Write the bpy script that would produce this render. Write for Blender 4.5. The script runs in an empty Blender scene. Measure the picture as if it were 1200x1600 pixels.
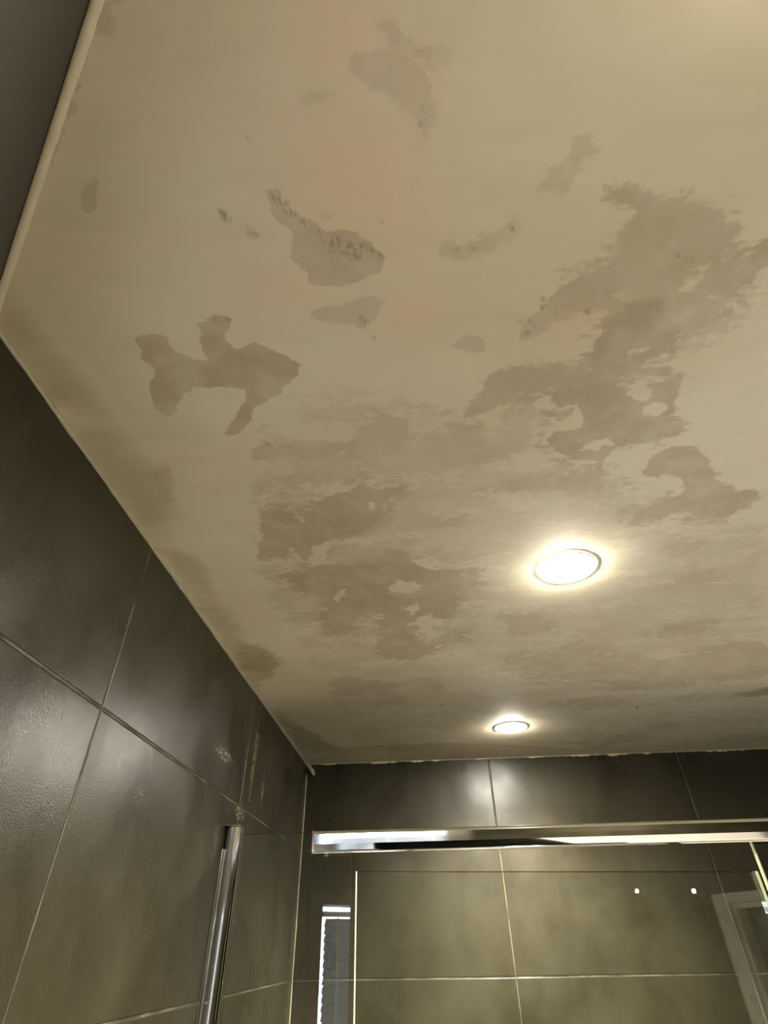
import bpy, bmesh, math, random
import numpy as np
from mathutils import Vector, Matrix

# ------------------------------------------------------------------ camera, world, lights, exposure
SC = bpy.context.scene
COL = SC.collection
CAM_Z = 1.924            # the phone is held up, 0.476 m under the ceiling
CEIL = 2.40
H0 = CEIL - CAM_Z

cam_d = bpy.data.cameras.new('camera')
cam_d.sensor_fit = 'HORIZONTAL'
cam_d.sensor_width = 36.0
cam_d.lens = 840.23 * 36.0 / 1200.0
cam_d.clip_start = 0.01
cam = bpy.data.objects.new('camera', cam_d)
COL.objects.link(cam)
RM = Matrix(((0.99707309, 0.05818638, 0.04959429), (0.07515185, -0.62668672, -0.77563906), (-0.01405155, 0.77709594, -0.62922528)))
cam.matrix_world = Matrix.Translation((0, 0, CAM_Z)) @ RM.to_4x4()
SC.camera = cam

SC.view_settings.view_transform = 'Standard'
SC.view_settings.look = 'None'
SC.view_settings.gamma = 1.0
SC.view_settings.use_curve_mapping = False
SC.view_settings.exposure = 0.80
SC.cycles.use_denoising = True
SC.cycles.max_bounces = 10
SC.cycles.diffuse_bounces = 5
SC.cycles.transparent_max_bounces = 16
SC.cycles.sample_clamp_indirect = 6.0
SC.cycles.caustics_reflective = False
SC.cycles.blur_glossy = 0.4

world = bpy.data.worlds.new('sky')
world.use_nodes = True
bg = world.node_tree.nodes['Background']
bg.inputs[0].default_value = (0.80, 0.86, 1.0, 1)      # overcast daylight outside the window
bg.inputs[1].default_value = 20.0
SC.world = world

LENS_POWER = 360.0       # radiance of each downlight lens
BEAM_W = 150.0            # focused beam of each downlight
LIGHT_COL = (1.0, 0.91, 0.76)
DOWNLIGHTS = [(0.25, 0.76), (0.245, 1.58), (0.25, -0.03), (1.05, -1.10)]  # the last one is added out of view to brighten the ceiling by bounce

# ------------------------------------------------------------------ survey of the marks (metres, ceiling plane / left wall plane)
STAINS = [(0.45,0.01,[(-0.02,0.088),(0.0,0.084),(0.017,0.094),(0.028,0.107),(0.036,0.131),(0.029,0.137),(0.021,0.13),(0.016,0.12),(0.003,0.109),(-0.012,0.101)]),(0.25,0.012,[(-0.009,0.071),(0.006,0.069),(0.018,0.082),(0.044,0.086),(0.05,0.092),(0.026,0.093),(-0.0,0.091)]),(0.75,0.007,[(-0.098,0.167),(-0.089,0.168),(-0.085,0.186),(-0.072,0.19),(-0.063,0.201),(-0.042,0.207),(-0.023,0.214),(-0.011,0.227),(-0.016,0.241),(-0.035,0.246),(-0.048,0.251),(-0.072,0.252),(-0.084,0.248),(-0.083,0.233),(-0.093,0.223),(-0.086,0.205),(-0.098,0.185)]),(0.5,0.008,[(-0.088,0.275),(-0.069,0.272),(-0.044,0.266),(-0.028,0.263),(-0.015,0.27),(-0.024,0.286),(-0.04,0.297),(-0.05,0.288),(-0.065,0.286),(-0.083,0.283)]),(0.85,0.006,[(-0.263,0.294),(-0.248,0.288),(-0.232,0.293),(-0.232,0.308),(-0.218,0.321),(-0.202,0.324),(-0.189,0.327),(-0.204,0.352),(-0.229,0.353),(-0.242,0.358),(-0.257,0.382),(-0.271,0.39),(-0.279,0.38),(-0.273,0.349),(-0.262,0.329),(-0.269,0.316)]),(0.9,0.006,[(-0.193,0.282),(-0.178,0.273),(-0.165,0.275),(-0.17,0.287),(-0.179,0.299),(-0.17,0.309),(-0.146,0.304),(-0.132,0.316),(-0.109,0.334),(-0.114,0.35),(-0.129,0.361),(-0.135,0.372),(-0.167,0.389),(-0.178,0.413),(-0.209,0.427),(-0.216,0.419),(-0.183,0.388),(-0.173,0.366),(-0.195,0.358),(-0.217,0.354),(-0.2,0.33),(-0.201,0.307)]),(0.55,0.005,[(-0.149,0.179),(-0.139,0.177),(-0.134,0.182),(-0.138,0.191),(-0.143,0.189),(-0.144,0.183)]),(0.3,0.008,[(-0.128,0.191),(-0.119,0.192),(-0.115,0.203),(-0.123,0.206)]),(0.5,0.007,[(-0.188,0.45),(-0.166,0.439),(-0.162,0.456),(-0.105,0.45),(-0.074,0.448),(-0.055,0.423),(-0.031,0.406),(0.005,0.419),(-0.012,0.453),(-0.037,0.475),(-0.061,0.473),(-0.084,0.463),(-0.131,0.459),(-0.173,0.467),(-0.194,0.47)]),(0.4,0.006,[(-0.202,0.517),(-0.187,0.5),(-0.192,0.531),(-0.205,0.541)]),(0.9,0.008,[(-0.211,0.571),(-0.179,0.569),(-0.158,0.598),(-0.122,0.551),(-0.077,0.535),(-0.067,0.523),(-0.042,0.538),(-0.015,0.541),(-0.035,0.573),(-0.039,0.601),(-0.063,0.614),(-0.092,0.624),(-0.109,0.641),(-0.124,0.648),(-0.146,0.692),(-0.169,0.708),(-0.183,0.676),(-0.185,0.659),(-0.215,0.682),(-0.246,0.693),(-0.229,0.646)]),(0.9,0.008,[(-0.204,0.749),(-0.171,0.719),(-0.135,0.717),(-0.103,0.711),(-0.058,0.719),(-0.025,0.691),(0.004,0.721),(0.034,0.752),(0.076,0.766),(0.099,0.749),(0.106,0.779),(0.073,0.818),(0.079,0.852),(0.063,0.898),(0.046,0.908),(0.022,0.889),(0.016,0.931),(-0.004,0.998),(0.034,1.016),(0.078,0.972),(0.087,1.001),(0.047,1.033),(0.02,1.061),(-0.007,1.09),(-0.074,1.07),(-0.081,0.99),(-0.06,0.89),(-0.106,0.893),(-0.139,0.942),(-0.165,0.953),(-0.179,0.911),(-0.157,0.84),(-0.164,0.796),(-0.187,0.792)]),(0.5,0.008,[(-0.163,0.673),(-0.102,0.662),(-0.046,0.674),(-0.047,0.687),(-0.115,0.688),(-0.159,0.705)]),(0.6,0.008,[(-0.205,1.22),(-0.174,1.158),(-0.14,1.2),(-0.085,1.218),(-0.041,1.223),(-0.072,1.289),(-0.135,1.269),(-0.197,1.27)]),(0.68,0.007,[(-0.109,1.328),(-0.052,1.304),(-0.055,1.357),(-0.104,1.361)]),(0.6,0.008,[(-0.003,1.196),(0.048,1.24),(0.046,1.281),(0.003,1.255)]),(0.7,0.014,[(0.181,0.191),(0.2,0.188),(0.224,0.199),(0.251,0.201),(0.282,0.221),(0.281,0.24),(0.265,0.256),(0.267,0.268),(0.26,0.293),(0.236,0.292),(0.218,0.301),(0.208,0.269),(0.21,0.246),(0.2,0.223),(0.206,0.207),(0.183,0.201)]),(0.85,0.009,[(0.271,0.281),(0.28,0.266),(0.29,0.261),(0.306,0.259),(0.33,0.239),(0.342,0.265),(0.326,0.279),(0.317,0.301),(0.303,0.312),(0.305,0.293),(0.282,0.287)]),(0.65,0.008,[(0.114,0.319),(0.129,0.305),(0.136,0.289),(0.149,0.277),(0.162,0.265),(0.187,0.261),(0.202,0.275),(0.204,0.294),(0.181,0.299),(0.158,0.295),(0.149,0.314),(0.135,0.322)]),(0.7,0.012,[(0.068,0.424),(0.087,0.38),(0.116,0.357),(0.163,0.355),(0.201,0.364),(0.206,0.386),(0.169,0.391),(0.12,0.396),(0.093,0.417)]),(0.9,0.008,[(0.197,0.337),(0.208,0.323),(0.228,0.303),(0.247,0.298),(0.241,0.317),(0.229,0.336),(0.237,0.357),(0.268,0.335),(0.277,0.34),(0.27,0.36),(0.242,0.365),(0.228,0.377),(0.232,0.392),(0.259,0.392),(0.304,0.386),(0.308,0.431),(0.303,0.442),(0.325,0.472),(0.285,0.482),(0.257,0.477),(0.223,0.481),(0.196,0.496),(0.175,0.47),(0.178,0.444),(0.198,0.431),(0.197,0.41),(0.174,0.419),(0.161,0.404),(0.175,0.387),(0.204,0.377)]),(0.8,0.009,[(0.299,0.544),(0.309,0.509),(0.327,0.494),(0.355,0.497),(0.385,0.534),(0.416,0.561),(0.443,0.59),(0.468,0.585),(0.491,0.607),(0.457,0.64),(0.424,0.647),(0.38,0.626),(0.33,0.639),(0.309,0.619),(0.355,0.602),(0.372,0.576),(0.354,0.549)]),(0.55,0.007,[(0.027,0.456),(0.066,0.465),(0.128,0.471),(0.142,0.483),(0.115,0.493),(0.059,0.495),(0.042,0.48)]),(0.55,0.007,[(0.104,0.558),(0.136,0.545),(0.177,0.533),(0.181,0.549),(0.15,0.556)]),(0.6,0.008,[(0.204,0.554),(0.21,0.536),(0.241,0.527),(0.242,0.511),(0.202,0.501),(0.21,0.492),(0.26,0.488),(0.248,0.54),(0.248,0.559),(0.224,0.564)]),(0.45,0.006,[(0.126,0.415),(0.149,0.41),(0.15,0.432),(0.142,0.456),(0.119,0.452),(0.134,0.437)]),(0.45,0.007,[(-0.02,0.603),(0.007,0.597),(0.053,0.613),(0.044,0.624),(-0.003,0.617)]),(0.5,0.008,[(-0.002,0.602),(0.066,0.614),(0.068,0.62),(-0.003,0.62)]),(0.55,0.008,[(0.391,0.714),(0.406,0.701),(0.434,0.713),(0.416,0.732)]),(0.52,0.01,[(0.442,0.812),(0.473,0.791),(0.513,0.815),(0.487,0.844),(0.456,0.849)]),(0.68,0.009,[(0.456,1.012),(0.508,1.0),(0.561,0.979),(0.556,1.014),(0.495,1.035)]),(0.6,0.01,[(0.159,0.92),(0.213,0.92),(0.253,0.963),(0.21,0.992),(0.171,0.974)]),(0.52,0.008,[(0.285,1.082),(0.324,1.032),(0.343,1.034),(0.308,1.085)]),(0.52,0.01,[(0.349,1.227),(0.408,1.204),(0.445,1.238),(0.361,1.252)]),(0.6,0.008,[(0.566,1.438),(0.668,1.377),(0.775,1.376),(0.849,1.338),(0.874,1.392),(0.76,1.414),(0.651,1.42)]),(0.68,0.012,[(0.339,1.38),(0.429,1.359),(0.51,1.399),(0.516,1.452),(0.398,1.438)]),(0.68,0.014,[(0.421,1.745),(0.61,1.674),(0.668,1.744),(0.535,1.828)]),(0.6,0.01,[(0.634,1.618),(0.694,1.597),(0.714,1.657),(0.669,1.687)]),(0.52,0.012,[(0.871,1.737),(1.017,1.694),(1.064,1.793),(0.944,1.825)]),(0.52,0.012,[(-0.124,1.73),(0.033,1.697),(0.053,1.767),(-0.109,1.803)]),(0.35,0.01,[(0.128,0.182),(0.131,0.17),(0.144,0.151),(0.158,0.149),(0.163,0.16),(0.148,0.17),(0.138,0.183)]),(0.35,0.009,[(0.038,0.223),(0.049,0.217),(0.057,0.225),(0.1,0.207),(0.103,0.216),(0.085,0.227),(0.055,0.233),(0.041,0.232)]),(0.5,0.007,[(0.048,0.324),(0.07,0.315),(0.083,0.319),(0.082,0.336),(0.068,0.337)]),(0.35,0.009,[(-0.057,0.108),(-0.038,0.109),(-0.041,0.113),(-0.057,0.114)]),(0.6,0.008,[(-0.26,0.167),(-0.244,0.149),(-0.231,0.144),(-0.228,0.146),(-0.244,0.169),(-0.255,0.175)]),(0.5,0.008,[(-0.269,0.137),(-0.247,0.113),(-0.23,0.095),(-0.213,0.085),(-0.224,0.099),(-0.247,0.121),(-0.261,0.137)]),(0.5,0.01,[(-0.185,0.045),(-0.159,0.047),(-0.168,0.052),(-0.182,0.06),(-0.191,0.06)]),(0.3,0.016,[(-0.228,0.227),(-0.158,0.23),(-0.158,0.239),(-0.226,0.242)]),(0.5,0.009,[(-0.33,0.487),(-0.306,0.477),(-0.32,0.533),(-0.336,0.538)]),(0.3,0.018,[(0.054,0.708),(0.143,0.699),(0.188,0.739),(0.12,0.781),(0.055,0.774)]),(0.45,0.018,[(0.104,0.377),(0.179,0.339),(0.202,0.352),(0.196,0.421),(0.168,0.48),(0.123,0.498),(0.095,0.442)]),(0.45,0.016,[(-0.209,0.543),(-0.097,0.502),(-0.016,0.522),(-0.005,0.684),(0.096,0.73),(0.098,1.008),(-0.075,1.082),(-0.212,0.87),(-0.249,0.697)]),(0.45,0.02,[(0.178,0.181),(0.277,0.203),(0.332,0.244),(0.362,0.308),(0.303,0.361),(0.335,0.495),(0.18,0.503),(0.146,0.381),(0.192,0.307),(0.112,0.322),(0.152,0.258),(0.2,0.245)]),(0.68,0.016,[(0.198,1.112),(0.326,1.077),(0.485,1.177),(0.711,1.073),(0.791,1.246),(0.525,1.314),(0.284,1.228)]),(0.28,0.02,[(-0.183,0.388),(-0.007,0.367),(0.093,0.412),(0.205,0.555),(0.113,0.696),(-0.038,0.587),(-0.195,0.558)]),(0.3,0.02,[(-0.174,0.472),(0.208,0.483),(0.524,0.669),(1.06,1.826),(-0.203,1.734),(-0.259,0.734)])]
CLEAN = [(0.006,[(-0.05,0.795),(-0.024,0.769),(0.004,0.779),(0.014,0.801),(-0.01,0.816),(-0.044,0.817)]),(0.005,[(-0.021,0.865),(-0.006,0.848),(0.005,0.88),(-0.013,0.895)]),(0.006,[(-0.008,0.928),(0.01,0.892),(0.024,0.914),(0.052,0.935),(0.019,0.958)]),(0.005,[(-0.148,0.841),(-0.127,0.787),(-0.112,0.782),(-0.115,0.806),(-0.138,0.837)]),(0.006,[(-0.16,0.687),(-0.149,0.662),(-0.126,0.659),(-0.144,0.71),(-0.164,0.724)]),(0.005,[(-0.053,0.564),(-0.044,0.561),(-0.044,0.575),(-0.053,0.578)]),(0.005,[(0.244,0.4),(0.259,0.39),(0.27,0.402),(0.271,0.414),(0.254,0.409)]),(0.004,[(0.266,0.427),(0.281,0.419),(0.297,0.422),(0.296,0.444),(0.276,0.438)]),(0.004,[(0.29,0.454),(0.295,0.451),(0.296,0.464)]),(0.006,[(0.215,0.479),(0.239,0.465),(0.253,0.477),(0.233,0.491)]),(0.005,[(0.18,0.454),(0.196,0.421),(0.207,0.432),(0.205,0.451),(0.188,0.46)])]
PINK = [(0.04,[(-0.042,0.053),(-0.002,0.056),(-0.005,0.098),(-0.046,0.102),(-0.052,0.084)]),(0.05,[(-0.064,0.119),(0.007,0.129),(0.02,0.168),(0.012,0.229),(-0.031,0.204),(-0.076,0.185)]),(0.04,[(-0.129,0.229),(-0.083,0.233),(-0.086,0.264),(-0.136,0.266)]),(0.025,[(-0.014,0.27),(0.041,0.268),(0.041,0.294),(-0.009,0.294)]),(0.025,[(0.153,0.3),(0.2,0.302),(0.208,0.323),(0.164,0.326)]),(0.03,[(0.017,0.096),(0.039,0.101),(0.035,0.115),(0.017,0.114)])]
GRIME = [(0.8,0.036,[(-0.387,0.239),(-0.361,0.222),(-0.349,0.223),(-0.35,0.276),(-0.331,0.357),(-0.318,0.482),(-0.331,0.56),(-0.395,0.647),(-0.412,0.3)]),(0.35,0.06,[(-0.372,0.221),(-0.261,0.132),(-0.217,0.115),(-0.219,0.173),(-0.275,0.255),(-0.261,0.442),(-0.34,0.559)]),(0.9,0.014,[(-0.37,0.959),(-0.327,0.993),(-0.29,1.059),(-0.342,1.158),(-0.385,1.212),(-0.396,1.116)]),(0.6,0.012,[(-0.388,0.631),(-0.343,0.67),(-0.342,0.907),(-0.39,1.231),(-0.384,1.644),(-0.297,1.831),(-0.388,1.897)]),(0.8,0.012,[(-0.376,1.367),(-0.348,1.472),(-0.276,1.691),(-0.209,1.79),(-0.344,1.863),(-0.391,1.781)]),(0.5,0.012,[(-0.32,1.719),(0.071,1.702),(0.474,1.82),(1.048,1.759),(1.123,1.917),(-0.39,1.905)]),(0.5,0.014,[(-0.323,0.191),(-0.284,0.153),(-0.215,0.085),(-0.183,0.048),(-0.184,0.042),(-0.22,0.077),(-0.348,0.211)]),(0.9,0.01,[(0.779,1.385),(0.845,1.33),(0.879,1.401),(0.822,1.412)])]
SPECKS = [(-0.094,0.174,0.0051),(-0.089,0.178,0.004),(-0.085,0.185,0.004),(-0.078,0.192,0.003),(-0.073,0.196,0.003),(-0.058,0.189,0.002),(-0.064,0.204,0.004),(-0.053,0.208,0.0041),(-0.048,0.213,0.004),(-0.04,0.217,0.005),(-0.034,0.22,0.005),(-0.027,0.218,0.004),(-0.021,0.222,0.004),(-0.015,0.228,0.003),(-0.033,0.227,0.0032),(-0.039,0.225,0.004),(-0.044,0.222,0.003),(-0.057,0.215,0.004),(-0.141,0.182,0.004),(-0.139,0.187,0.003),(-0.121,0.2,0.003),(-0.037,0.287,0.004),(-0.034,0.292,0.0032),(0.014,0.093,0.002),(0.025,0.102,0.002),(0.026,0.122,0.0022),(0.022,0.13,0.002),(0.025,0.132,0.002),(0.029,0.132,0.0022),(-0.107,0.131,0.002),(0.066,0.134,0.0015),(0.053,0.228,0.003),(0.04,0.229,0.002),(0.067,0.227,0.003),(0.099,0.225,0.002),(0.1,0.212,0.0032),(-0.029,0.308,0.002),(-0.057,0.19,0.002),(-0.008,0.2,0.0015),(-0.17,0.323,0.002),(-0.084,0.379,0.003),(-0.169,0.444,0.0041),(-0.154,0.512,0.004),(-0.014,0.516,0.004),(0.07,1.079,0.004),(0.05,1.383,0.0081),(0.127,0.316,0.004),(0.129,0.307,0.0041),(0.139,0.29,0.0032),(0.137,0.282,0.0032),(0.137,0.17,0.0015),(0.162,0.474,0.003),(0.473,1.616,0.0071),(0.274,0.561,0.004),(0.265,0.478,0.004),(0.252,0.249,0.002),(0.263,0.253,0.003),(-0.178,0.276,0.002),(-0.166,0.276,0.002),(-0.111,0.332,0.002),(0.183,0.298,0.003)]
WALLMARKS = [(0.9,0.006,[(0.679,0.257),(0.678,0.278),(0.69,0.287),(0.694,0.263),(0.691,0.244)]),(0.8,0.005,[(0.681,0.213),(0.688,0.223),(0.692,0.212)]),(0.9,0.006,[(0.763,0.259),(0.778,0.283),(0.79,0.245),(0.774,0.227)]),(0.8,0.007,[(0.732,0.204),(0.74,0.222),(0.749,0.192),(0.736,0.192)]),(0.9,0.006,[(0.765,0.2),(0.781,0.216),(0.79,0.189),(0.774,0.17)]),(0.4,0.008,[(0.755,0.154),(0.78,0.175),(0.785,0.152)])]
PINLOC = (0.5563, 1.4515, CEIL)

# ------------------------------------------------------------------ helpers
def link(o, parent=None):
    COL.objects.link(o)
    if parent is not None:
        o.parent = parent
    return o

def mesh_obj(name, bm, mat, parent=None, smooth=False):
    me = bpy.data.meshes.new(name)
    bm.normal_update()
    bm.to_mesh(me)
    bm.free()
    if smooth:
        for p in me.polygons:
            p.use_smooth = True
    me.materials.append(mat)
    return link(bpy.data.objects.new(name, me), parent)

def struct(o):
    o['kind'] = 'structure'
    return o

def tag(o, label, cat, group=None):
    o['label'] = label
    o['category'] = cat
    if group:
        o['group'] = group
    return o

def empty(name, loc):
    o = bpy.data.objects.new(name, None)
    o.location = loc
    o.empty_display_size = 0.05
    return link(o)

def box(bm, lo, hi, M=None):
    vs = []
    for z in (lo[2], hi[2]):
        for x, y in ((lo[0], lo[1]), (hi[0], lo[1]), (hi[0], hi[1]), (lo[0], hi[1])):
            v = Vector((x, y, z))
            vs.append(bm.verts.new(M @ v if M else v))
    for f in ((3, 2, 1, 0), (4, 5, 6, 7), (0, 1, 5, 4), (1, 2, 6, 5), (2, 3, 7, 6), (3, 0, 4, 7)):
        bm.faces.new([vs[i] for i in f])
    return vs

def bevel_all(bm, w, seg=2):
    bmesh.ops.bevel(bm, geom=bm.edges[:], offset=w, segments=seg, profile=0.5, affect='EDGES')

def tube(bm, pts, rad, seg=8):
    rings = []
    for i, p in enumerate(pts):
        p = Vector(p)
        a = Vector(pts[max(i - 1, 0)]); b = Vector(pts[min(i + 1, len(pts) - 1)])
        t = (b - a).normalized()
        u = t.orthogonal().normalized() if abs(t.z) > 0.9 else t.cross(Vector((0, 0, 1))).normalized()
        w = t.cross(u)
        r = rad[i] if isinstance(rad, (list, tuple)) else rad
        rings.append([bm.verts.new(p + (u * math.cos(k * 2 * math.pi / seg) + w * math.sin(k * 2 * math.pi / seg)) * r) for k in range(seg)])
    for i in range(len(rings) - 1):
        for k in range(seg):
            bm.faces.new((rings[i][k], rings[i][(k + 1) % seg], rings[i + 1][(k + 1) % seg], rings[i + 1][k]))
    bm.faces.new(rings[0][::-1]); bm.faces.new(rings[-1])

def lathe(bm, prof, seg=40, c=(0, 0, 0)):
    rings = []
    for r, z in prof:
        if r < 1e-6:
            rings.append([bm.verts.new((c[0], c[1], c[2] + z))])
        else:
            rings.append([bm.verts.new((c[0] + r * math.cos(k * 2 * math.pi / seg), c[1] + r * math.sin(k * 2 * math.pi / seg), c[2] + z)) for k in range(seg)])
    for a, b in zip(rings[:-1], rings[1:]):
        for k in range(seg):
            q = (a[k % len(a)], a[(k + 1) % len(a)], b[(k + 1) % len(b)], b[k % len(b)])
            q = list(dict.fromkeys(q))
            if len(q) > 2:
                bm.faces.new(q)

# smooth value noise used to break up sealant beads
def vnoise(seed, n=256):
    r = np.random.RandomState(seed).rand(n)
    def f(t):
        i = int(math.floor(t)); u = t - i; u = u * u * (3 - 2 * u)
        return r[i % n] * (1 - u) + r[(i + 1) % n] * u
    return f

# ------------------------------------------------------------------ materials
class NT:
    def __init__(s, name):
        s.m = bpy.data.materials.new(name); s.m.use_nodes = True
        s.t = s.m.node_tree; s.t.nodes.clear()
        s.out = s.t.nodes.new('ShaderNodeOutputMaterial')
    def n(s, kind, **kw):
        nd = s.t.nodes.new('ShaderNode' + kind)
        for k, v in kw.items():
            setattr(nd, k, v)
        return nd
    def l(s, a, b):
        s.t.links.new(a, b)
    def setin(s, sock, v):
        if isinstance(v, bpy.types.NodeSocket):
            s.l(v, sock)
        else:
            sock.default_value = v
    def math(s, op, a, b=0.0, c=None, clamp=False):
        nd = s.n('Math', operation=op, use_clamp=clamp)
        s.setin(nd.inputs[0], a); s.setin(nd.inputs[1], b)
        if c is not None: s.setin(nd.inputs[2], c)
        return nd.outputs[0]
    def noise(s, vec, scale, detail=3.0, rough=0.55, dist=0.0):
        nd = s.n('TexNoise'); nd.inputs['Scale'].default_value = scale
        nd.inputs['Detail'].default_value = detail; nd.inputs['Roughness'].default_value = rough
        nd.inputs['Distortion'].default_value = dist
        if vec is not None: s.l(vec, nd.inputs['Vector'])
        return nd.outputs[0]
    def ramp(s, v, lo, hi, a=0.0, b=1.0):
        nd = s.n('MapRange', interpolation_type='SMOOTHSTEP')
        s.setin(nd.inputs['Value'], v)
        nd.inputs['From Min'].default_value = lo; nd.inputs['From Max'].default_value = hi
        nd.inputs['To Min'].default_value = a; nd.inputs['To Max'].default_value = b
        return nd.outputs[0]
    def mix(s, f, a, b):
        nd = s.n('Mix', data_type='RGBA')
        s.setin(nd.inputs[0], f)
        s.setin(nd.inputs[6], a if isinstance(a, bpy.types.NodeSocket) else (*a, 1))
        s.setin(nd.inputs[7], b if isinstance(b, bpy.types.NodeSocket) else (*b, 1))
        return nd.outputs[2]
    def mapping(s, vec, scale=(1, 1, 1), rot=(0, 0, 0)):
        nd = s.n('Mapping'); nd.inputs['Scale'].default_value = scale; nd.inputs['Rotation'].default_value = rot
        s.l(vec, nd.inputs['Vector'])
        return nd.outputs[0]
    def bump(s, h, strength, dist, prev=None):
        nd = s.n('Bump'); nd.inputs['Strength'].default_value = strength; nd.inputs['Distance'].default_value = dist
        s.l(h, nd.inputs['Height'])
        if prev is not None: s.l(prev, nd.inputs['Normal'])
        return nd.outputs[0]
    def bsdf(s, col, rough=0.5, metal=0.0, normal=None, spec=0.5):
        nd = s.n('BsdfPrincipled')
        s.setin(nd.inputs['Base Color'], col if isinstance(col, bpy.types.NodeSocket) else (*col, 1))
        s.setin(nd.inputs['Roughness'], rough); s.setin(nd.inputs['Metallic'], metal)
        s.setin(nd.inputs['Specular IOR Level'], spec)
        if normal is not None: s.l(normal, nd.inputs['Normal'])
        s.l(nd.outputs[0], s.out.inputs[0])
        return nd

def mat_plain(name, col, rough=0.5, metal=0.0, var=0.06, bump=0.0, scale=40.0):
    t = NT(name); co = t.n('TexCoord').outputs['Object']
    n = t.noise(co, scale)
    c = t.mix(n, tuple(x * (1 - var) for x in col), tuple(min(1, x * (1 + var)) for x in col))
    nm = t.bump(n, bump, 0.001) if bump else None
    t.bsdf(c, rough, metal, nm)
    return t.m

def mat_tile(marked):
    # large-format 600 x 300 mm glazed porcelain, UV in metres with joints on multiples of 0.6 / 0.3
    t = NT('dark_tile_marked' if marked else 'dark_tile')
    uv = t.n('TexCoord').outputs['UV']
    sp = t.n('SeparateXYZ'); t.l(uv, sp.inputs[0])
    wob = t.math('MULTIPLY', t.math('SUBTRACT', t.noise(uv, 60.0, 2.0), 0.5), 0.0012)
    def joint(v, p):
        a = t.math('ADD', v, wob)
        a = t.math('PINGPONG', a, p / 2)
        return a
    du = joint(sp.outputs[0], 0.6); dv = joint(sp.outputs[1], 0.3)
    d = t.math('MINIMUM', du, dv)
    groutm = t.ramp(d, 0.0011, 0.0019, 1.0, 0.0)
    groove = t.ramp(d, 0.0008, 0.0032, 0.0, 1.0)
    # cement-look glaze: broad clouds, smaller marbling, a few soft patches
    n1 = t.noise(uv, 3.2, 4.0, 0.55, 0.6)
    n2 = t.noise(t.mapping(uv, (1.0, 0.7, 1)), 8.0, 4.0, 0.5, 0.3)
    n3 = t.noise(uv, 42.0, 3.0)
    # tile-to-tile tone
    iu = t.math('FLOOR', t.math('DIVIDE', sp.outputs[0], 0.6)); iv = t.math('FLOOR', t.math('DIVIDE', sp.outputs[1], 0.3))
    cx = t.n('CombineXYZ'); t.l(iu, cx.inputs[0]); t.l(iv, cx.inputs[1])
    wn = t.n('TexWhiteNoise', noise_dimensions='3D'); t.l(cx.outputs[0], wn.inputs[0])
    f = t.math('ADD', t.math('MULTIPLY', n1, 0.45), t.math('MULTIPLY', n2, 0.4))
    f = t.math('ADD', f, t.math('MULTIPLY', n3, 0.15))
    f = t.ramp(f, 0.30, 0.70)
    tile = t.mix(f, TILE_DARK, TILE_LIGHT)
    tile = t.mix(t.math('MULTIPLY', wn.outputs[0], 0.25), tile, (0.036, 0.032, 0.020))
    if marked:
        at = t.n('Attribute', attribute_name='marks')
        sm = t.n('SeparateColor'); t.l(at.outputs['Color'], sm.inputs[0])
        k = t.math('MULTIPLY', sm.outputs[0], t.ramp(n3, 0.35, 0.6))
        tile = t.mix(t.math('MULTIPLY', k, 0.75), tile, (0.012, 0.010, 0.007))
        lime = t.math('MULTIPLY', sm.outputs[2], t.ramp(t.noise(uv, 150.0, 3.0), 0.45, 0.62))
        tile = t.mix(t.math('MULTIPLY', lime, 0.6), tile, (0.42, 0.38, 0.28))
    gl = t.ramp(t.noise(uv, 9.0, 3.0), 0.40, 0.62)
    grout = t.mix(gl, (0.030, 0.027, 0.019), (0.10, 0.092, 0.064))
    col = t.mix(groutm, tile, grout)
    # fine pitted glaze gives the broken sparkle of lamp reflections
    mic = t.noise(uv, 560.0, 2.0, 0.6)
    b = t.bump(mic, 0.30, 0.0008)
    b = t.bump(t.noise(uv, 24.0, 2.0), 0.12, 0.002, b)
    b = t.bump(groove, 0.7, 0.0012, b)
    rough = t.math('ADD', t.ramp(n2, 0.30, 0.72, 0.0, 0.15), 0.24)
    rough = t.math('MAXIMUM', rough, t.math('MULTIPLY', groutm, 0.8))
    nd = t.bsdf(col, rough, 0.0, b, 0.26)
    if marked:      # beads of condensation on one patch of the glaze
        drops = t.bump(t.noise(uv, 330.0, 2.0, 0.7), 1.0, 0.0022)
        t.l(drops, nd.inputs['Coat Normal'])
        nd.inputs['Coat Roughness'].default_value = 0.07
        t.l(t.math('MULTIPLY', sm.outputs[1], 1.0), nd.inputs['Coat Weight'])
    return t.m

TILE_DARK = (0.0190, 0.0165, 0.0092)
TILE_LIGHT = (0.040, 0.0352, 0.0205)

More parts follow.
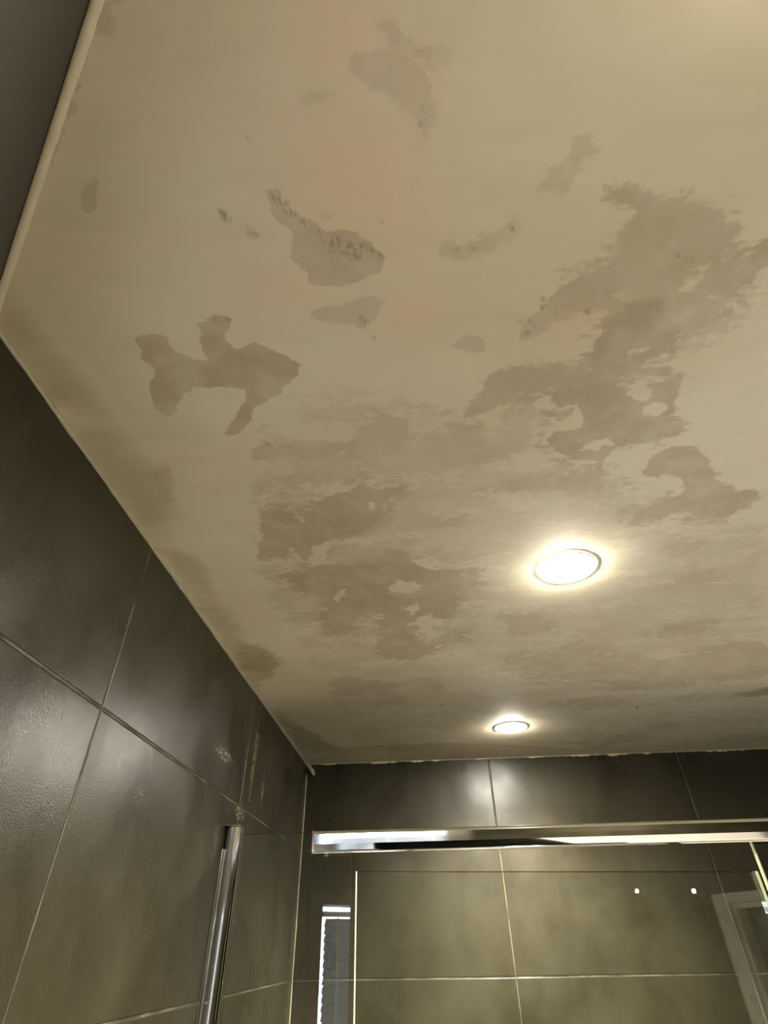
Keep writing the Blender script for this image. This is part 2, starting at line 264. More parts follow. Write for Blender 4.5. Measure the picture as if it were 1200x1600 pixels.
def mat_ceiling():
    t = NT('mouldy_plaster')
    co = t.n('TexCoord').outputs['Object']
    at = t.n('Attribute', attribute_name='marks')
    s = t.n('SeparateColor'); t.l(at.outputs['Color'], s.inputs[0])
    R, G, B = s.outputs[0], s.outputs[1], s.outputs[2]
    A = at.outputs['Alpha']
    # brushed directions run along the back wall
    stretched = t.mapping(co, (0.45, 1.6, 1))
    n_big = t.noise(t.mapping(co, (0.8, 1.4, 1)), 5.0, 4.0, 0.55, 0.4)
    n_mid = t.noise(stretched, 22.0, 5.0, 0.62, 0.5)
    n_fine = t.noise(t.mapping(co, (0.7, 1.2, 1)), 90.0, 5.0, 0.65)
    n_edge = t.noise(t.mapping(co, (0.55, 1.25, 1)), 21.0, 4.0, 0.55, 0.3)
    base = t.mix(t.ramp(n_big, 0.36, 0.66), (0.70, 0.62, 0.45), (0.73, 0.66, 0.50))
    base = t.mix(t.ramp(n_mid, 0.42, 0.75, 0.0, 0.18), base, (0.57, 0.49, 0.36))
    base = t.mix(t.math('MULTIPLY', G, 0.75), base, (0.76, 0.58, 0.42))
    # mould: surveyed outline, broken up by the brush noise
    e = t.math('ADD', R, t.math('MULTIPLY', t.math('SUBTRACT', n_edge, 0.5), 1.35))
    e = t.math('ADD', e, t.math('MULTIPLY', t.math('SUBTRACT', n_fine, 0.5), 1.1))
    shape = t.ramp(e, 0.28, 0.56)
    shape = t.math('MULTIPLY', shape, t.ramp(t.noise(co, 26.0, 3.0), 0.30, 0.60, 0.62, 1.0))
    gate = t.ramp(R, 0.0, 0.2)
    k = t.math('MULTIPLY', t.math('MULTIPLY', shape, gate), A)
    tone = t.ramp(t.noise(co, 14.0, 3.0), 0.35, 0.65)
    mould = t.mix(tone, (0.42, 0.345, 0.225), (0.48, 0.40, 0.285))
    col = t.mix(t.math('MULTIPLY', k, STAIN_K), base, mould)
    # yellow-brown grime towards the edges
    g2 = t.math('MULTIPLY', B, t.ramp(t.math('ADD', n_big, t.math('MULTIPLY', n_mid, 0.3)), 0.40, 0.66, 0.35, 1.0))
    col = t.mix(t.math('MULTIPLY', g2, 0.72), col, (0.30, 0.235, 0.120))
    # small black specks inside the surveyed spots
    a2 = t.n('Attribute', attribute_name='specks')
    spk = t.math('MULTIPLY', a2.outputs['Fac'], t.ramp(t.noise(t.mapping(co, (1.6, 0.8, 1)), 200.0, 3.0), 0.38, 0.60))
    col = t.mix(t.math('MULTIPLY', spk, 0.5), col, (0.13, 0.11, 0.07))
    b = t.bump(t.noise(co, 30.0, 3.0), 0.15, 0.002)
    b = t.bump(n_fine, 0.12, 0.0006, b)
    t.bsdf(col, 0.65, 0.0, b, 0.25)
    return t.m
STAIN_K = 0.95

def mat_glass(name, tint, ior=1.5):
    t = NT(name)
    fr = t.n('Fresnel'); fr.inputs[0].default_value = ior
    g = t.n('BsdfGlossy'); g.inputs['Roughness'].default_value = 0.0
    g.inputs[0].default_value = (0.95, 1.0, 0.97, 1)
    tr = t.n('BsdfTransparent'); tr.inputs[0].default_value = (*tint, 1)
    mx = t.n('MixShader'); t.l(fr.outputs[0], mx.inputs[0]); t.l(tr.outputs[0], mx.inputs[1]); t.l(g.outputs[0], mx.inputs[2])
    t.l(mx.outputs[0], t.out.inputs[0])
    return t.m

def mat_emit(name, col, strength):
    t = NT(name); e = t.n('Emission'); e.inputs[0].default_value = (*col, 1); e.inputs[1].default_value = strength
    t.l(e.outputs[0], t.out.inputs[0]); return t.m

def mat_slat():
    # thin painted slats that let a trace of the daylight through
    t = NT('blind_slat'); d = t.n('BsdfDiffuse'); d.inputs[0].default_value = (0.42, 0.44, 0.45, 1)
    tl = t.n('BsdfTranslucent'); tl.inputs[0].default_value = (0.75, 0.80, 1.0, 1)
    mx = t.n('MixShader'); mx.inputs[0].default_value = 0.016
    t.l(d.outputs[0], mx.inputs[1]); t.l(tl.outputs[0], mx.inputs[2]); t.l(mx.outputs[0], t.out.inputs[0])
    return t.m

M_TILE = mat_tile(False)
M_TILEM = mat_tile(True)
M_CEIL = mat_ceiling()
M_CHROME = mat_plain('chrome', (0.80, 0.80, 0.78), 0.07, 1.0, 0.02)
M_SEAL = mat_plain('old_sealant', (0.36, 0.32, 0.22), 0.45, 0.0, 0.18, 0.3, 60.0)
M_PLASTER = mat_plain('rough_plaster', (0.52, 0.46, 0.32), 0.7, 0.0, 0.15, 0.4, 80.0)
M_WHITE = mat_plain('white_gloss_paint', (0.80, 0.79, 0.72), 0.35)
M_PAINT = mat_plain('white_wall_paint', (0.78, 0.76, 0.70), 0.6, 0.0, 0.03, 0.0, 3.0)
M_PLAINTILE = mat_plain('dark_plain_wall', (0.020, 0.0175, 0.011), 0.6, 0.0, 0.12, 0.1, 7.0)
M_PVC = mat_plain('window_pvc', (0.78, 0.80, 0.80), 0.3)
M_RAILW = mat_plain('blind_rail', (0.42, 0.44, 0.44), 0.4, 0.0, 0.04)
M_SLAT = mat_slat()
M_CORD = mat_plain('blind_cord', (0.85, 0.84, 0.80), 0.7)
M_FLOOR = mat_plain('pale_floor_tile', (0.70, 0.67, 0.60), 0.4, 0.0, 0.06, 0.0, 6.0)
M_DOOR = mat_plain('dark_door_paint', (0.16, 0.17, 0.14), 0.4)
M_GLASS = mat_glass('shower_glass', (0.955, 0.975, 0.955))
M_WGLASS = mat_glass('window_glass', (0.97, 0.98, 0.98))
M_EDGE = mat_plain('glass_edge_seal', (0.22, 0.24, 0.14), 0.25)
M_LENS = mat_emit('lamp_lens', (1.0, 0.94, 0.82), LENS_POWER)
M_DOTGLOW = mat_emit('dot_glow', (0.80, 1.0, 0.95), 30.0)  # glow of the added dots on the right wall
M_BEZEL = mat_plain('bezel_white', (0.82, 0.82, 0.80), 0.3)
M_TRAY = mat_plain('white_acrylic', (0.80, 0.79, 0.74), 0.25)
M_PIN = mat_plain('green_plastic', (0.03, 0.22, 0.13), 0.4)

# ------------------------------------------------------------------ mark fields
def seg_sd(P, poly):
    """signed distance (negative inside) of points P (n,2) to polygon"""
    poly = np.array(poly); n = len(poly)
    d = np.full(len(P), 1e9); ins = np.zeros(len(P), bool)
    for i in range(n):
        a = poly[i]; b = poly[(i + 1) % n]; e = b - a; w = P - a
        tt = np.clip((w @ e) / max(e @ e, 1e-12), 0, 1)
        q = w - tt[:, None] * e
        d = np.minimum(d, np.hypot(q[:, 0], q[:, 1]))
        c = ((a[1] > P[:, 1]) != (b[1] > P[:, 1]))
        with np.errstate(divide='ignore', invalid='ignore'):
            xx = (b[0] - a[0]) * (P[:, 1] - a[1]) / (b[1] - a[1] if b[1] != a[1] else 1e-12) + a[0]
        ins ^= c & (P[:, 0] < xx)
    return np.where(ins, -d, d)

def sstep(x):
    x = np.clip(x, 0, 1); return x * x * (3 - 2 * x)

def near(P, poly, pad):
    q = np.array(poly)
    return np.where((P[:, 0] > q[:, 0].min() - pad) & (P[:, 0] < q[:, 0].max() + pad) & (P[:, 1] > q[:, 1].min() - pad) & (P[:, 1] < q[:, 1].max() + pad))[0]

def grid_mesh(name, us, vs, fn, uvf, keep=None):
    nu, nv = len(us), len(vs)
    U, V = np.meshgrid(us, vs)              # (nv,nu)
    co = fn(U.ravel(), V.ravel())
    idx = np.arange(nu * nv).reshape(nv, nu)
    f = np.stack([idx[:-1, :-1], idx[:-1, 1:], idx[1:, 1:], idx[1:, :-1]], -1).reshape(-1, 4)
    if keep is not None:
        cu = U.ravel()[f].mean(1); cv = V.ravel()[f].mean(1); f = f[keep(cu, cv)]
    me = bpy.data.meshes.new(name)
    me.vertices.add(len(co)); me.vertices.foreach_set('co', co.astype(np.float32).ravel())
    me.loops.add(f.size); me.loops.foreach_set('vertex_index', f.ravel().astype(np.int32))
    me.polygons.add(len(f)); me.polygons.foreach_set('loop_start', np.arange(0, f.size, 4, dtype=np.int32))
    me.update(calc_edges=True); me.validate()
    uvl = me.uv_layers.new(name='UVMap')
    uu, vv = uvf(U.ravel(), V.ravel())
    li = np.empty(len(me.loops), np.int32); me.loops.foreach_get('vertex_index', li)
    uvl.data.foreach_set('uv', np.stack([uu[li], vv[li]], -1).astype(np.float32).ravel())
    return me, np.stack([U.ravel(), V.ravel()], -1)

# ------------------------------------------------------------------ room shell
XL, YB, XR, YF = -0.394, 1.899, 2.10, -1.50
DC = Vector((XL, 0.256, 0)); DD = Vector((math.sqrt(.5), -math.sqrt(.5), 0)); DN = Vector((math.sqrt(.5), math.sqrt(.5), 0))
DLEN = 0.80
DE = DC + DD * DLEN
VT = 0.066   # a joint lies 66 mm under the camera height
def vz(z): return z - (CAM_Z - VT)

# ceiling
xs = np.concatenate([np.linspace(XL, 1.25, 360), np.linspace(1.3, XR, 9)])
ys = np.concatenate([np.linspace(YF, -0.40, 10), np.linspace(-0.385, -0.005, 40), np.linspace(0.0, YB, 420)])
me, P = grid_mesh('ceiling', xs, ys, lambda u, v: np.stack([u, v, np.full_like(u, CEIL)], -1), lambda u, v: (u, v),
                  keep=lambda u, v: ((u + v > -0.185) & (v > DE.y - 0.03)) | ((u > DE.x - 0.02) & (v < DE.y)))
def noise2(P, sc, seed):
    r = np.random.RandomState(seed).rand(64, 64) - 0.5
    q = P * sc; i = np.floor(q).astype(int); u = q - i; u = u * u * (3 - 2 * u)
    g = lambda a, c: r[(i[:, 0] + a) % 64, (i[:, 1] + c) % 64]
    return (g(0, 0) * (1 - u[:, 0]) + g(1, 0) * u[:, 0]) * (1 - u[:, 1]) + (g(0, 1) * (1 - u[:, 0]) + g(1, 1) * u[:, 0]) * u[:, 1]
P0 = P
far = (0.35 + 0.65 * sstep((P[:, 1] - 0.3) / 0.8))[:, None]
P = P + far * np.stack([noise2(P, 22, 1) * 0.016 + noise2(P, 60, 2) * 0.017 + noise2(P, 120, 5) * 0.007, noise2(P, 26, 3) * 0.013 + noise2(P, 75, 4) * 0.014 + noise2(P, 130, 6) * 0.006], -1)
R = np.zeros(len(P)); A = np.zeros(len(P)); G = np.zeros(len(P)); B = np.zeros(len(P)); SPK = np.zeros(len(P))
for w, s, poly in STAINS:
    i = near(P, poly, 0.05); sd = seg_sd(P[i], poly)
    f = np.clip(0.5 - sd / ((1.5 if s < 0.0085 else 2.4) * s), 0, 1) * (0.5 if s > 0.0155 and w < 0.5 else 1.0)
    R[i] = np.maximum(R[i], f)
    wv = w * sstep(1.2 - sd / (3.5 * s))
    A[i] = np.maximum(A[i], wv)
for s, poly in CLEAN:
    i = near(P, poly, 0.03); R[i] *= 1 - sstep(0.5 - seg_sd(P[i], poly) / (3 * s))
for s, poly in PINK:
    i = near(P, poly, 0.15); G[i] = np.maximum(G[i], sstep(0.6 - seg_sd(P[i], poly) / (2 * s)))
for w, s, poly in GRIME:
    i = near(P, poly, 0.15); B[i] = np.maximum(B[i], w * sstep(0.5 - seg_sd(P[i], poly) / (2 * s)))
P = P0
for x, y, r in SPECKS:
    d = np.hypot(P[:, 0] - x, P[:, 1] - y); SPK = np.maximum(SPK, sstep(1.4 - d / r))
ca = me.color_attributes.new('marks', 'FLOAT_COLOR', 'POINT')
ca.data.foreach_set('color', np.stack([R, G, B, A], -1).astype(np.float32).ravel())
sa = me.attributes.new('specks', 'FLOAT', 'POINT'); sa.data.foreach_set('value', SPK.astype(np.float32))
# slight hand-trowelled undulation
z = np.empty(len(P) * 3, np.float32); me.vertices.foreach_get('co', z); z = z.reshape(-1, 3)
z[:, 2] += (0.0008 * np.sin(P[:, 0] * 13 + 2 * np.sin(P[:, 1] * 5)) * np.cos(P[:, 1] * 9)).astype(np.float32) + 0.0008
me.vertices.foreach_set('co', z.ravel())
me.flip_normals(); me.materials.append(M_CEIL)
struct(link(bpy.data.objects.new('ceiling', me)))

# left wall (with its stains and lime marks)
def u_left(y): return np.where(y < 1.244, y - 0.64, 0.604 + (y - 1.244) * 0.596 / 0.655)
ys2 = np.linspace(0.256, YB, 330); zs2 = np.concatenate([np.linspace(0, CAM_Z - .35, 6), np.linspace(CAM_Z - 0.34, CEIL, 160)])
me, P = grid_mesh('wall_left', ys2, zs2, lambda u, v: np.stack([np.full_like(u, XL), u, v], -1), lambda u, v: (u_left(u), vz(v)))
Pr = P - np.array([0, CAM_Z]); R = np.zeros(len(P)); G = np.zeros(len(P)); B = np.zeros(len(P))
for w, s, poly in WALLMARKS:
    i = near(Pr, poly, 0.08); R[i] = np.maximum(R[i], w * sstep(0.5 - seg_sd(Pr[i], poly) / (2 * s)))
for cy, cz, ry, rz, w in ((0.575, 0.184, 0.062, 0.040, 1.0), (0.79, 0.165, 0.016, 0.012, 0.8), (0.69, 0.19, 0.03, 0.03, 0.5)):
    G = np.maximum(G, w * sstep(1.5 - np.hypot((Pr[:, 0] - cy) / ry, (Pr[:, 1] - cz) / rz)))
LIME = [(1.30, 0.34, 0.012, 0.075), (2.62 * .476, 0.225, 0.03, 0.014), (0.70 * 2, 0.30, 0.005, 0.03), (1.10, 0.30, 0.05, 0.01)]
for cy, cz, ry, rz in LIME:
    B = np.maximum(B, sstep(1.5 - np.hypot((Pr[:, 0] - cy) / ry, (Pr[:, 1] - cz) / rz)))
ca = me.color_attributes.new('marks', 'FLOAT_COLOR', 'POINT')
ca.data.foreach_set('color', np.stack([R, G, B, np.ones(len(P))], -1).astype(np.float32).ravel())
me.materials.append(M_TILEM)
struct(link(bpy.data.objects.new('wall_left', me)))

def wall_quads(name, quads, mat):
    """quads: list of (p0, p1, p2, p3, uvs)"""
    bm = bmesh.new(); uvl = bm.loops.layers.uv.new('UVMap')
    for ps, uvs in quads:
        f = bm.faces.new([bm.verts.new(p) for p in ps])
        for lp, uv in zip(f.loops, uvs): lp[uvl].uv = uv
    return struct(mesh_obj(name, bm, mat))

def vquad(a, b, z0, z1, u0, u1):
    return ([(a.x, a.y, z0), (b.x, b.y, z0), (b.x, b.y, z1), (a.x, a.y, z1)], [(u0, vz(z0)), (u1, vz(z0)), (u1, vz(z1)), (u0, vz(z1))])

# back wall: joints at x = XL, 0.204, 0.804 ...
wall_quads('wall_back', [vquad(Vector((XL, YB, 0)), Vector((XR, YB, 0)), 0, CEIL, 0.0, XR - XL)], M_TILE)

# floor
bm = bmesh.new()
fl = [bm.verts.new(p) for p in ((XL, YB, 0), (XL, DC.y, 0), (DE.x, DE.y, 0), (DE.x, YF, 0), (XR + 0.12, YF, 0), (XR + 0.12, YB, 0))]
bm.faces.new(fl)
struct(mesh_obj('floor', bm, M_FLOOR))

# diagonal wall with the window opening, beside the photographer
W0, W1, WZ0, WZ1 = 0.046, 0.66, CAM_Z - 1.02, CAM_Z + 0.113
WT = 0.075
def dp(s, d=0.0): return DC + DD * s - DN * d
q = []
for s0, s1, z0, z1 in ((0, W0, 0, CEIL), (W1, DLEN, 0, CEIL), (W0, W1, 0, WZ0), (W0, W1, WZ1, CEIL)):
    q.append(vquad(dp(s0), dp(s1), z0, z1, s0 - 0.25, s1 - 0.25))
for s in (W0, W1):                                             # tiled reveals
    q.append(vquad(dp(s), dp(s, WT), WZ0, WZ1, 0.02, 0.02 + WT))
for z in (WZ0, WZ1):
    a, b, c, d = dp(W0), dp(W1), dp(W1, WT), dp(W0, WT)
    q.append(([(p.x, p.y, z) for p in (a, b, c, d)], [(0.02, 0.02), (0.5, 0.02), (0.5, 0.09), (0.02, 0.09)]))
for s0, s1, z0, z1 in ((-0.12, W0, 0, CEIL), (W1, DLEN, 0, CEIL), (W0, W1, 0, WZ0), (W0, W1, WZ1, CEIL)):   # outer leaf
    q.append(vquad(dp(s0, WT), dp(s1, WT), z0, z1, s0, s1))
wall_quads('wall_diagonal', q, M_PLAINTILE)
wall_quads('wall_near_left', [vquad(Vector((DE.x, DE.y, 0)), Vector((DE.x, YF, 0)), 0, CEIL, 0, 0.7)], M_PAINT)
wall_quads('wall_front', [vquad(Vector((DE.x, YF, 0)), Vector((XR, YF, 0)), 0, CEIL, 0, 1.9)], M_TILE)
# right wall with doorway
DY0, DY1, DZ = -0.205, 0.50, CAM_Z + 0.135
q = [vquad(Vector((XR, YF, 0)), Vector((XR, DY0, 0)), 0, CEIL, 0, DY0 - YF), vquad(Vector((XR, DY1, 0)), Vector((XR, YB, 0)), 0, CEIL, 0, YB - DY1),
     vquad(Vector((XR, DY0, 0)), Vector((XR, DY1, 0)), DZ, CEIL, 0, DY1 - DY0)]
wall_quads('wall_right', q, M_TILE)

# window: frame behind the reveal, glass, blind
MW = Matrix.Translation(DC) @ Matrix(((DD.x, -DN.x, 0, 0), (DD.y, -DN.y, 0, 0), (0, 0, 1, 0), (0, 0, 0, 1)))   # local: s, depth outward, z
win = struct(empty('window_1', (0, 0, 0)))
bm = bmesh.new()
fw = 0.05
for lo, hi in (((W0 - fw, WT + .001, WZ0 - fw), (W0, WT + .05, WZ1 + fw)), ((W1, WT + .001, WZ0 - fw), (W1 + fw, WT + .05, WZ1 + fw)),
               ((W0, WT + .001, WZ0 - fw), (W1, WT + .05, WZ0)), ((W0, WT + .001, WZ1), (W1, WT + .05, WZ1 + fw)),
               ((W0, WT + .01, WZ0 + 0.55), (W1, WT + .045, WZ0 + 0.59))):
    box(bm, lo, hi, MW)
mesh_obj('window_frame', bm, M_PVC, win)
bm = bmesh.new(); box(bm, (W0, WT + .022, WZ0), (W1, WT + .028, WZ1), MW)
mesh_obj('window_glass', bm, M_WGLASS, win)

# venetian blind
bl = tag(empty('venetian_blind', tuple(dp(0.35, 0.02) + Vector((0, 0, WZ1 - 0.02)))), 'grey slatted venetian blind in the window, seen as a mirror image in the shower glass', 'blind')
MB = Matrix.Translation(-bl.location) @ MW
HZ1 = CAM_Z + 0.094; HZ0 = CAM_Z + 0.081
b0, b1 = W0 + 0.019, W1 - 0.01
bm = bmesh.new(); box(bm, (b0 - 0.012, 0.001, HZ0), (b1, 0.022, HZ1), MB); bevel_all(bm, 0.0015)
mesh_obj('headrail', bm, M_RAILW, bl)
bm = bmesh.new()
zt = HZ0 - 0.007; pitch = 0.0205; k = 0
while zt - k * pitch > WZ0 + 0.03:
    zc = zt - k * pitch - (0.008 if k else 0.010)
    rows = []
    for j in range(5):
        a = (j - 2) / 2.0
        dpt = 0.010 + a * 0.0052; zz = zc - a * 0.0113 + 0.0006 * (1 - a * a) * 2
        rows.append([bm.verts.new(MB @ Vector((s, dpt + 0.0018 * (1 - a * a), zz))) for s in (b0, b1)])
    for r0, r1 in zip(rows[:-1], rows[1:]):
        bm.faces.new((r0[0], r0[1], r1[1], r1[0]))
    k += 1
bmesh.ops.solidify(bm, geom=bm.faces[:], thickness=0.0006)
mesh_obj('slats', bm, M_SLAT, bl)
for s in (0.113, 0.34, 0.58):
    bm = bmesh.new()
    tube(bm, [MB @ Vector((s, 0.0028, z)) for z in np.linspace(HZ0, WZ0 + 0.04, 60)], 0.0015, 5)
    tube(bm, [MB @ Vector((s + .009, 0.0028, z)) for z in np.linspace(HZ0, WZ0 + 0.04, 3)], 0.0005, 4)
    mesh_obj('ladder_cord', bm, M_CORD, bl)
bm = bmesh.new(); box(bm, (b0, 0.010, WZ0 + 0.012), (b1, 0.030, WZ0 + 0.026), MB); bevel_all(bm, 0.002)
mesh_obj('bottom_rail', bm, M_SLAT, bl)

# door in the right wall
door = struct(empty('door_1', (XR, (DY0 + DY1) / 2, 0)))
def loc_box(par, lo, hi, mat, name, bev=0.002):
    bm = bmesh.new(); o = par.location
    box(bm, [lo[i] - o[i] for i in range(3)], [hi[i] - o[i] for i in range(3)])
    if bev: bevel_all(bm, bev)
    return mesh_obj(name, bm, mat, par)
bm = bmesh.new()
for lo, hi in (((-0.018, DY0 - 0.078, 0), (-0.001, DY0, DZ + 0.035)), ((-0.018, DY1, 0), (-0.001, DY1 + 0.078, DZ + 0.035)), ((-0.018, DY0, DZ), (-0.001, DY1, DZ + 0.035)),
               ((0.0, DY0, 0), (0.10, DY0 + 0.02, DZ)), ((0.0, DY1 - 0.02, 0), (0.10, DY1, DZ)), ((0.0, DY0 + .02, DZ - 0.02), (0.10, DY1 - .02, DZ))):
    box(bm, (lo[0], lo[1] - door.location.y, lo[2]), (hi[0], hi[1] - door.location.y, hi[2]))
mesh_obj('door_frame', bm, M_WHITE, door)
bm = bmesh.new(); cy = door.location.y
box(bm, (0.058, DY0 + .02 - cy, 0.005), (0.098, DY1 - .02 - cy, DZ - .02)); bevel_all(bm, 0.002)
for z0, z1 in ((0.2, 0.95), (1.1, 1.9)):
    box(bm, (0.052, DY0 + .12 - cy, z0), (0.060, DY1 - .12 - cy, z1))
dl = mesh_obj('door_panel', bm, M_DOOR, door)
bm = bmesh.new(); tube(bm, [(0.055, DY0 + .07 - cy, 1.0), (0.015, DY0 + .07 - cy, 1.0), (0.012, DY0 + .08 - cy, 1.0), (0.012, DY0 + .18 - cy, 1.0)], 0.008)
mesh_obj('door_handle', bm, M_CHROME, door, True)

# ------------------------------------------------------------------ trims and sealant
def bead(name, a, b, r0, r1, off, step, seed, mat, squash=1.0, thr=0.0):
    bm = bmesh.new(); a = Vector(a); b = Vector(b); off = Vector(off); L = (b - a).length; n = int(L / step) + 1
    nz = vnoise(seed); pts = []; rad = []
    for i in range(n + 1):
        t = i / n; v = nz(t * L * 35) * 0.6 + nz(t * L * 110 + 40) * 0.4
        v = max(0.0, (v - thr) / (1 - thr))
        r = r0 + (r1 - r0) * v
        pts.append(a.lerp(b, t) + off * 0.35 * r); rad.append(r)
    tube(bm, pts, rad, 8)
    return struct(mesh_obj(name, bm, mat, None, True))
bead('trim_1', (XL, 0.256, CEIL), (XL, YB - 0.002, CEIL), 0.0010, 0.0042, (1, 0, -1), 0.004, 3, M_SEAL)
# plaster coving strip above the diagonal wall
bm = bmesh.new(); prof = [(0.0, 0.0), (0.0, -0.004), (0.0015, -0.0045), (0.004, -0.0036), (0.006, -0.0012), (0.0065, 0.0)]
nz = vnoise(8); rings = []
N = 120
for i in range(N + 1):
    s = DLEN * i / N; w = 0.94 + 0.12 * nz(i * .7)
    rings.append([bm.verts.new(DC + DD * s + DN * (p[0] * w + 0.0003) + Vector((0, 0, CEIL + p[1] * w))) for p in prof])
for r0, r1 in zip(rings[:-1], rings[1:]):
    for j in range(len(prof) - 1): bm.faces.new((r0[j], r0[j + 1], r1[j + 1], r1[j]))
struct(mesh_obj('trim_2', bm, M_PLASTER, None, True))
bead('trim_3', (XL + .001, YB - .001, 0.0), (XL + .001, YB - .001, CEIL - 0.03), 0.0014, 0.0028, (1, -1, 0), 0.012, 5, M_SEAL)
bead('trim_4', (XL, YB, CEIL + .001), (XR, YB, CEIL + .001), 0.0012, 0.0062, (0, -1, -1), 0.004, 11, M_PLASTER, thr=0.5)
# blob of sealant hanging in the corner
bm = bmesh.new()
pts = [(XL - .002, YB - .010, CEIL + .002), (XL + .006, YB - .012, CEIL - .004), (XL + .014, YB - .010, CEIL - .013), (XL + .022, YB - .008, CEIL - .024), (XL + .026, YB - .0065, CEIL - .031), (XL + .0275, YB - .006, CEIL - .034)]
tube(bm, pts, [0.004, 0.0055, 0.0065, 0.0072, 0.0052, 0.002], 12)
sb = mesh_obj('sealant_blob', bm, M_SEAL, None, True)
tag(sb, 'pale blob of sealant hanging in the far corner under the ceiling', 'sealant')

# ------------------------------------------------------------------ downlights
def downlight(x, y, label):
    r = empty('downlight', (x, y, CEIL)); tag(r, label, 'ceiling light', 'recessed ceiling downlights')
    bm = bmesh.new()
    lathe(bm, [(0.0442, 0.0), (0.0442, -0.0012), (0.0452, -0.0014), (0.0462, -0.0010), (0.0465, 0.001)])
    mesh_obj('bezel', bm, M_BEZEL, r, True)
    bm = bmesh.new(); lathe(bm, [(0.0, -0.0072), (0.012, -0.0070), (0.024, -0.0062), (0.034, -0.0047), (0.040, -0.0032), (0.0440, -0.0010)])
    mesh_obj('lens', bm, M_LENS, r, True)
    ld = bpy.data.lights.new('lamp_beam', 'SPOT'); ld.energy = BEAM_W; ld.color = LIGHT_COL
    ld.spot_size = math.radians(142); ld.spot_blend = 1.0; ld.shadow_soft_size = 0.03
    lo = bpy.data.objects.new('lamp_beam', ld); lo.location = (0, 0, -0.012); link(lo, r)
    return r
LBL = ['blazing round downlight in the middle of the stained ceiling, nearer of the two in view', 'blazing round downlight in the ceiling close above the shower back wall',
       'round ceiling downlight just past the upper right corner of the photo', 'unseen ceiling downlight added behind the camera to brighten the room']
for (x, y), lb in zip(DOWNLIGHTS, LBL): downlight(x, y, lb)

# two glowing dots added on the right wall to mirror in the door glass
for y, z, lb in ((-0.716, 0.212, 'small added light of unknown source, mirrored in the glass door as the left white dot'), (-0.344, 0.187, 'small added light of unknown source, mirrored in the glass door as the right white dot')):
    r = tag(empty('added_dot_light', (XR, y, CAM_Z + z)), lb, 'added light', 'added lights mirrored as dots')
    RY = Matrix.Rotation(-math.pi / 2, 4, 'Y')
    bm = bmesh.new(); lathe(bm, [(0.0, 0.0), (0.025, 0.0), (0.025, 0.006), (0.014, 0.012), (0.011, 0.045), (0.012, 0.05), (0.009, 0.049)], 20); bmesh.ops.transform(bm, matrix=RY, verts=bm.verts[:])
    mesh_obj('housing', bm, M_DOOR, r, True)
    bm = bmesh.new(); lathe(bm, [(0.010, 0.049), (0.006, 0.053), (0.0, 0.055)], 20); bmesh.ops.transform(bm, matrix=RY, verts=bm.verts[:])
    mesh_obj('lens', bm, M_DOTGLOW, r, True)

# ------------------------------------------------------------------ shower enclosure
GZ0 = 0.07
TOP = CAM_Z + 0.176
tr = empty('shower_tray', (0.9, 1.52, 0)); tag(tr, 'white low shower tray on the floor under the glass enclosure', 'shower tray')
loc_box(tr, (XL + .004, 1.10, 0.001), (XR - .004, YB - .004, 0.055), M_TRAY, 'tray', 0.008)
bm = bmesh.new(); lathe(bm, [(0.0, 0.060), (0.045, 0.059), (0.055, 0.0555)], 32)
mesh_obj('drain_cover', bm, M_CHROME, tr, True)

# wall channel: chrome U profile with a glass strip let into it
ch = tag(empty('wall_channel', (XL, 1.176, 0)), 'upright polished chrome channel fixed to the left tiled wall', 'shower profile')
def extr_z(bm, prof, z0, z1):
    a = [bm.verts.new((x, y, z0)) for x, y in prof]; b = [bm.verts.new((x, y, z1)) for x, y in prof]
    n = len(prof)
    for i in range(n): bm.faces.new((a[i], a[(i + 1) % n], b[(i + 1) % n], b[i]))
    bm.faces.new(a[::-1]); bm.faces.new(b)
bm = bmesh.new()
prof = [(0.001, 0.004)] + [(0.016 - 0.0155 * math.cos(a), 0.004 - 0.013 * math.sin(a)) for a in np.linspace(0.15, math.pi, 20)] + [(0.0315, 0.012), (0.001, 0.012)]
extr_z(bm, prof, GZ0 - .012, CAM_Z + 0.186)
mesh_obj('channel', bm, M_CHROME, ch)
bm = bmesh.new(); box(bm, (0.0005, -0.0120, GZ0), (0.0030, 0.0035, CAM_Z + 0.150)); bevel_all(bm, 0.001)
mesh_obj('ridge', bm, M_CHROME, ch)
bm = bmesh.new(); box(bm, (0.001, -0.0135, CAM_Z + 0.1865), (0.0325, 0.0135, CAM_Z + 0.1885)); bevel_all(bm, 0.0008)
mesh_obj('end_cap', bm, M_CHROME, ch)

# narrow fixed pane beside the wall
fp = tag(empty('fixed_glass_panel', (-0.26, 1.19, GZ0)), 'narrow clear fixed glass pane between the left wall channel and the glass door', 'glass panel')
def pane(par, x0, x1, y, z0, z1, name='pane', mat=None):
    bm = bmesh.new(); o = par.location
    box(bm, (x0 - o.x, y - 0.003 - o.y, z0 - o.z), (x1 - o.x, y + 0.003 - o.y, z1 - o.z)); bevel_all(bm, 0.0006, 1)
    return mesh_obj(name, bm, mat or M_GLASS, par)
pane(fp, XL + 0.0335, -0.149, 1.19, GZ0 - .012, TOP)

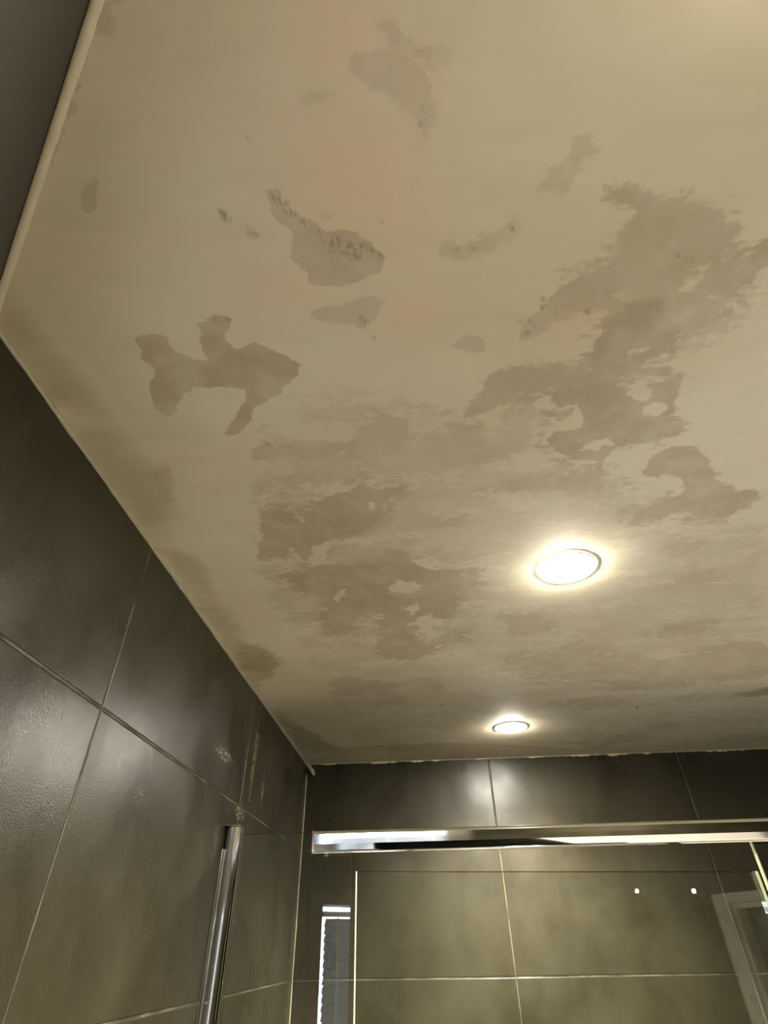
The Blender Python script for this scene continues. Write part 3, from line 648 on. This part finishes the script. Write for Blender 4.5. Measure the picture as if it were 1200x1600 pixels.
# chrome header rail
rail = tag(empty('header_rail', (0.9, 1.16, CAM_Z + 0.156)), 'long horizontal polished chrome header rail of the shower enclosure', 'shower rail')
RX0, RX1 = -0.219, XR - 0.004
zt, zb = 0.018, -0.018
prof = [(0.020, zt), (0.006, zt)] + [(0.006 + 0.006 * math.cos(a), zt - 0.006 + 0.006 * math.sin(a)) for a in np.linspace(math.pi / 2, math.pi, 6)]
prof += [(0.0008, 0.004), (0.0019, -0.004), (0.0065, -0.0135), (0.0075, -0.0150), (0.0065, -0.0165), (0.008, zb), (0.020, zb)]
bm = bmesh.new()
a = [bm.verts.new((RX0 - 0.9, y, z)) for y, z in prof]; b = [bm.verts.new((RX1 - 0.9, y, z)) for y, z in prof]
for i in range(len(prof)): bm.faces.new((a[i], b[i], b[(i + 1) % len(prof)], a[(i + 1) % len(prof)]))
bm.faces.new(a[::-1]); bm.faces.new(b)
bmesh.ops.recalc_face_normals(bm, faces=bm.faces[:])
mesh_obj('rail_body', bm, M_CHROME, rail)
bm = bmesh.new(); box(bm, (RX0 - 0.9 - 0.0025, -0.001, zb - .0005), (RX0 - 0.9 - .0001, 0.0215, zt + .0005)); bevel_all(bm, 0.0006)
mesh_obj('end_cap', bm, M_CHROME, rail)

# hinged glass door, standing slightly open
HX, HY = 0.577, 1.19
ang = math.radians(12.93)
dr = tag(empty('glass_shower_door', (HX, HY, GZ0)), 'wide clear hinged glass shower door under the chrome rail, slightly ajar', 'shower door')
dr.rotation_euler = (0, 0, ang)
DZT = CAM_Z + 0.0955 - GZ0
bm = bmesh.new(); box(bm, (-0.715, -0.003, 0), (-0.008, 0.003, DZT)); bevel_all(bm, 0.0006, 1)
mesh_obj('pane', bm, M_GLASS, dr)
bm = bmesh.new(); box(bm, (-0.7172, -0.0033, 0), (-0.7152, 0.0033, DZT))
e = mesh_obj('edge_seal', bm, M_SEAL, dr); e['label'] = 'thin pale edge strip'
bm = bmesh.new(); box(bm, (-0.0075, -0.004, 0), (-0.003, 0.004, DZT)); mesh_obj('hinge_seal', bm, M_EDGE, dr)
bm = bmesh.new()
for z in (0.25, 1.38): box(bm, (-0.05, -0.012, z), (0.0, 0.012, z + 0.07))
bevel_all(bm, 0.002); mesh_obj('hinge', bm, M_CHROME, dr)
bm = bmesh.new()
for sgn in (-1, 1): tube(bm, [(-0.66, 0.004 * sgn, 0.92), (-0.66, 0.035 * sgn, 0.92), (-0.66, 0.035 * sgn, 1.12), (-0.66, 0.004 * sgn, 1.12)], 0.007)
mesh_obj('door_handle', bm, M_CHROME, dr, True)

# right fixed pane
fr = tag(empty('fixed_glass_panel', (1.3, 1.1905, GZ0)), 'wide clear fixed glass pane to the right of the hinged glass door', 'glass panel')
pane(fr, 0.586, XR - 0.006, 1.1905, GZ0 - .012, CAM_Z + 0.139)
bm = bmesh.new(); o = fr.location; box(bm, (0.5835 - o.x, -0.0035, -.012), (0.5858 - o.x, 0.0035, CAM_Z + 0.139 - o.z)); mesh_obj('edge_seal', bm, M_EDGE, fr)

# tiny green dot on the ceiling
bm = bmesh.new(); lathe(bm, [(0.0, -0.0035), (0.002, -0.003), (0.0034, -0.001), (0.0036, 0.001)], 14)
gd = mesh_obj('green_pin', bm, M_PIN, None, True); gd.location = PINLOC
tag(gd, 'tiny green pin stuck in the ceiling near the back wall', 'pin')
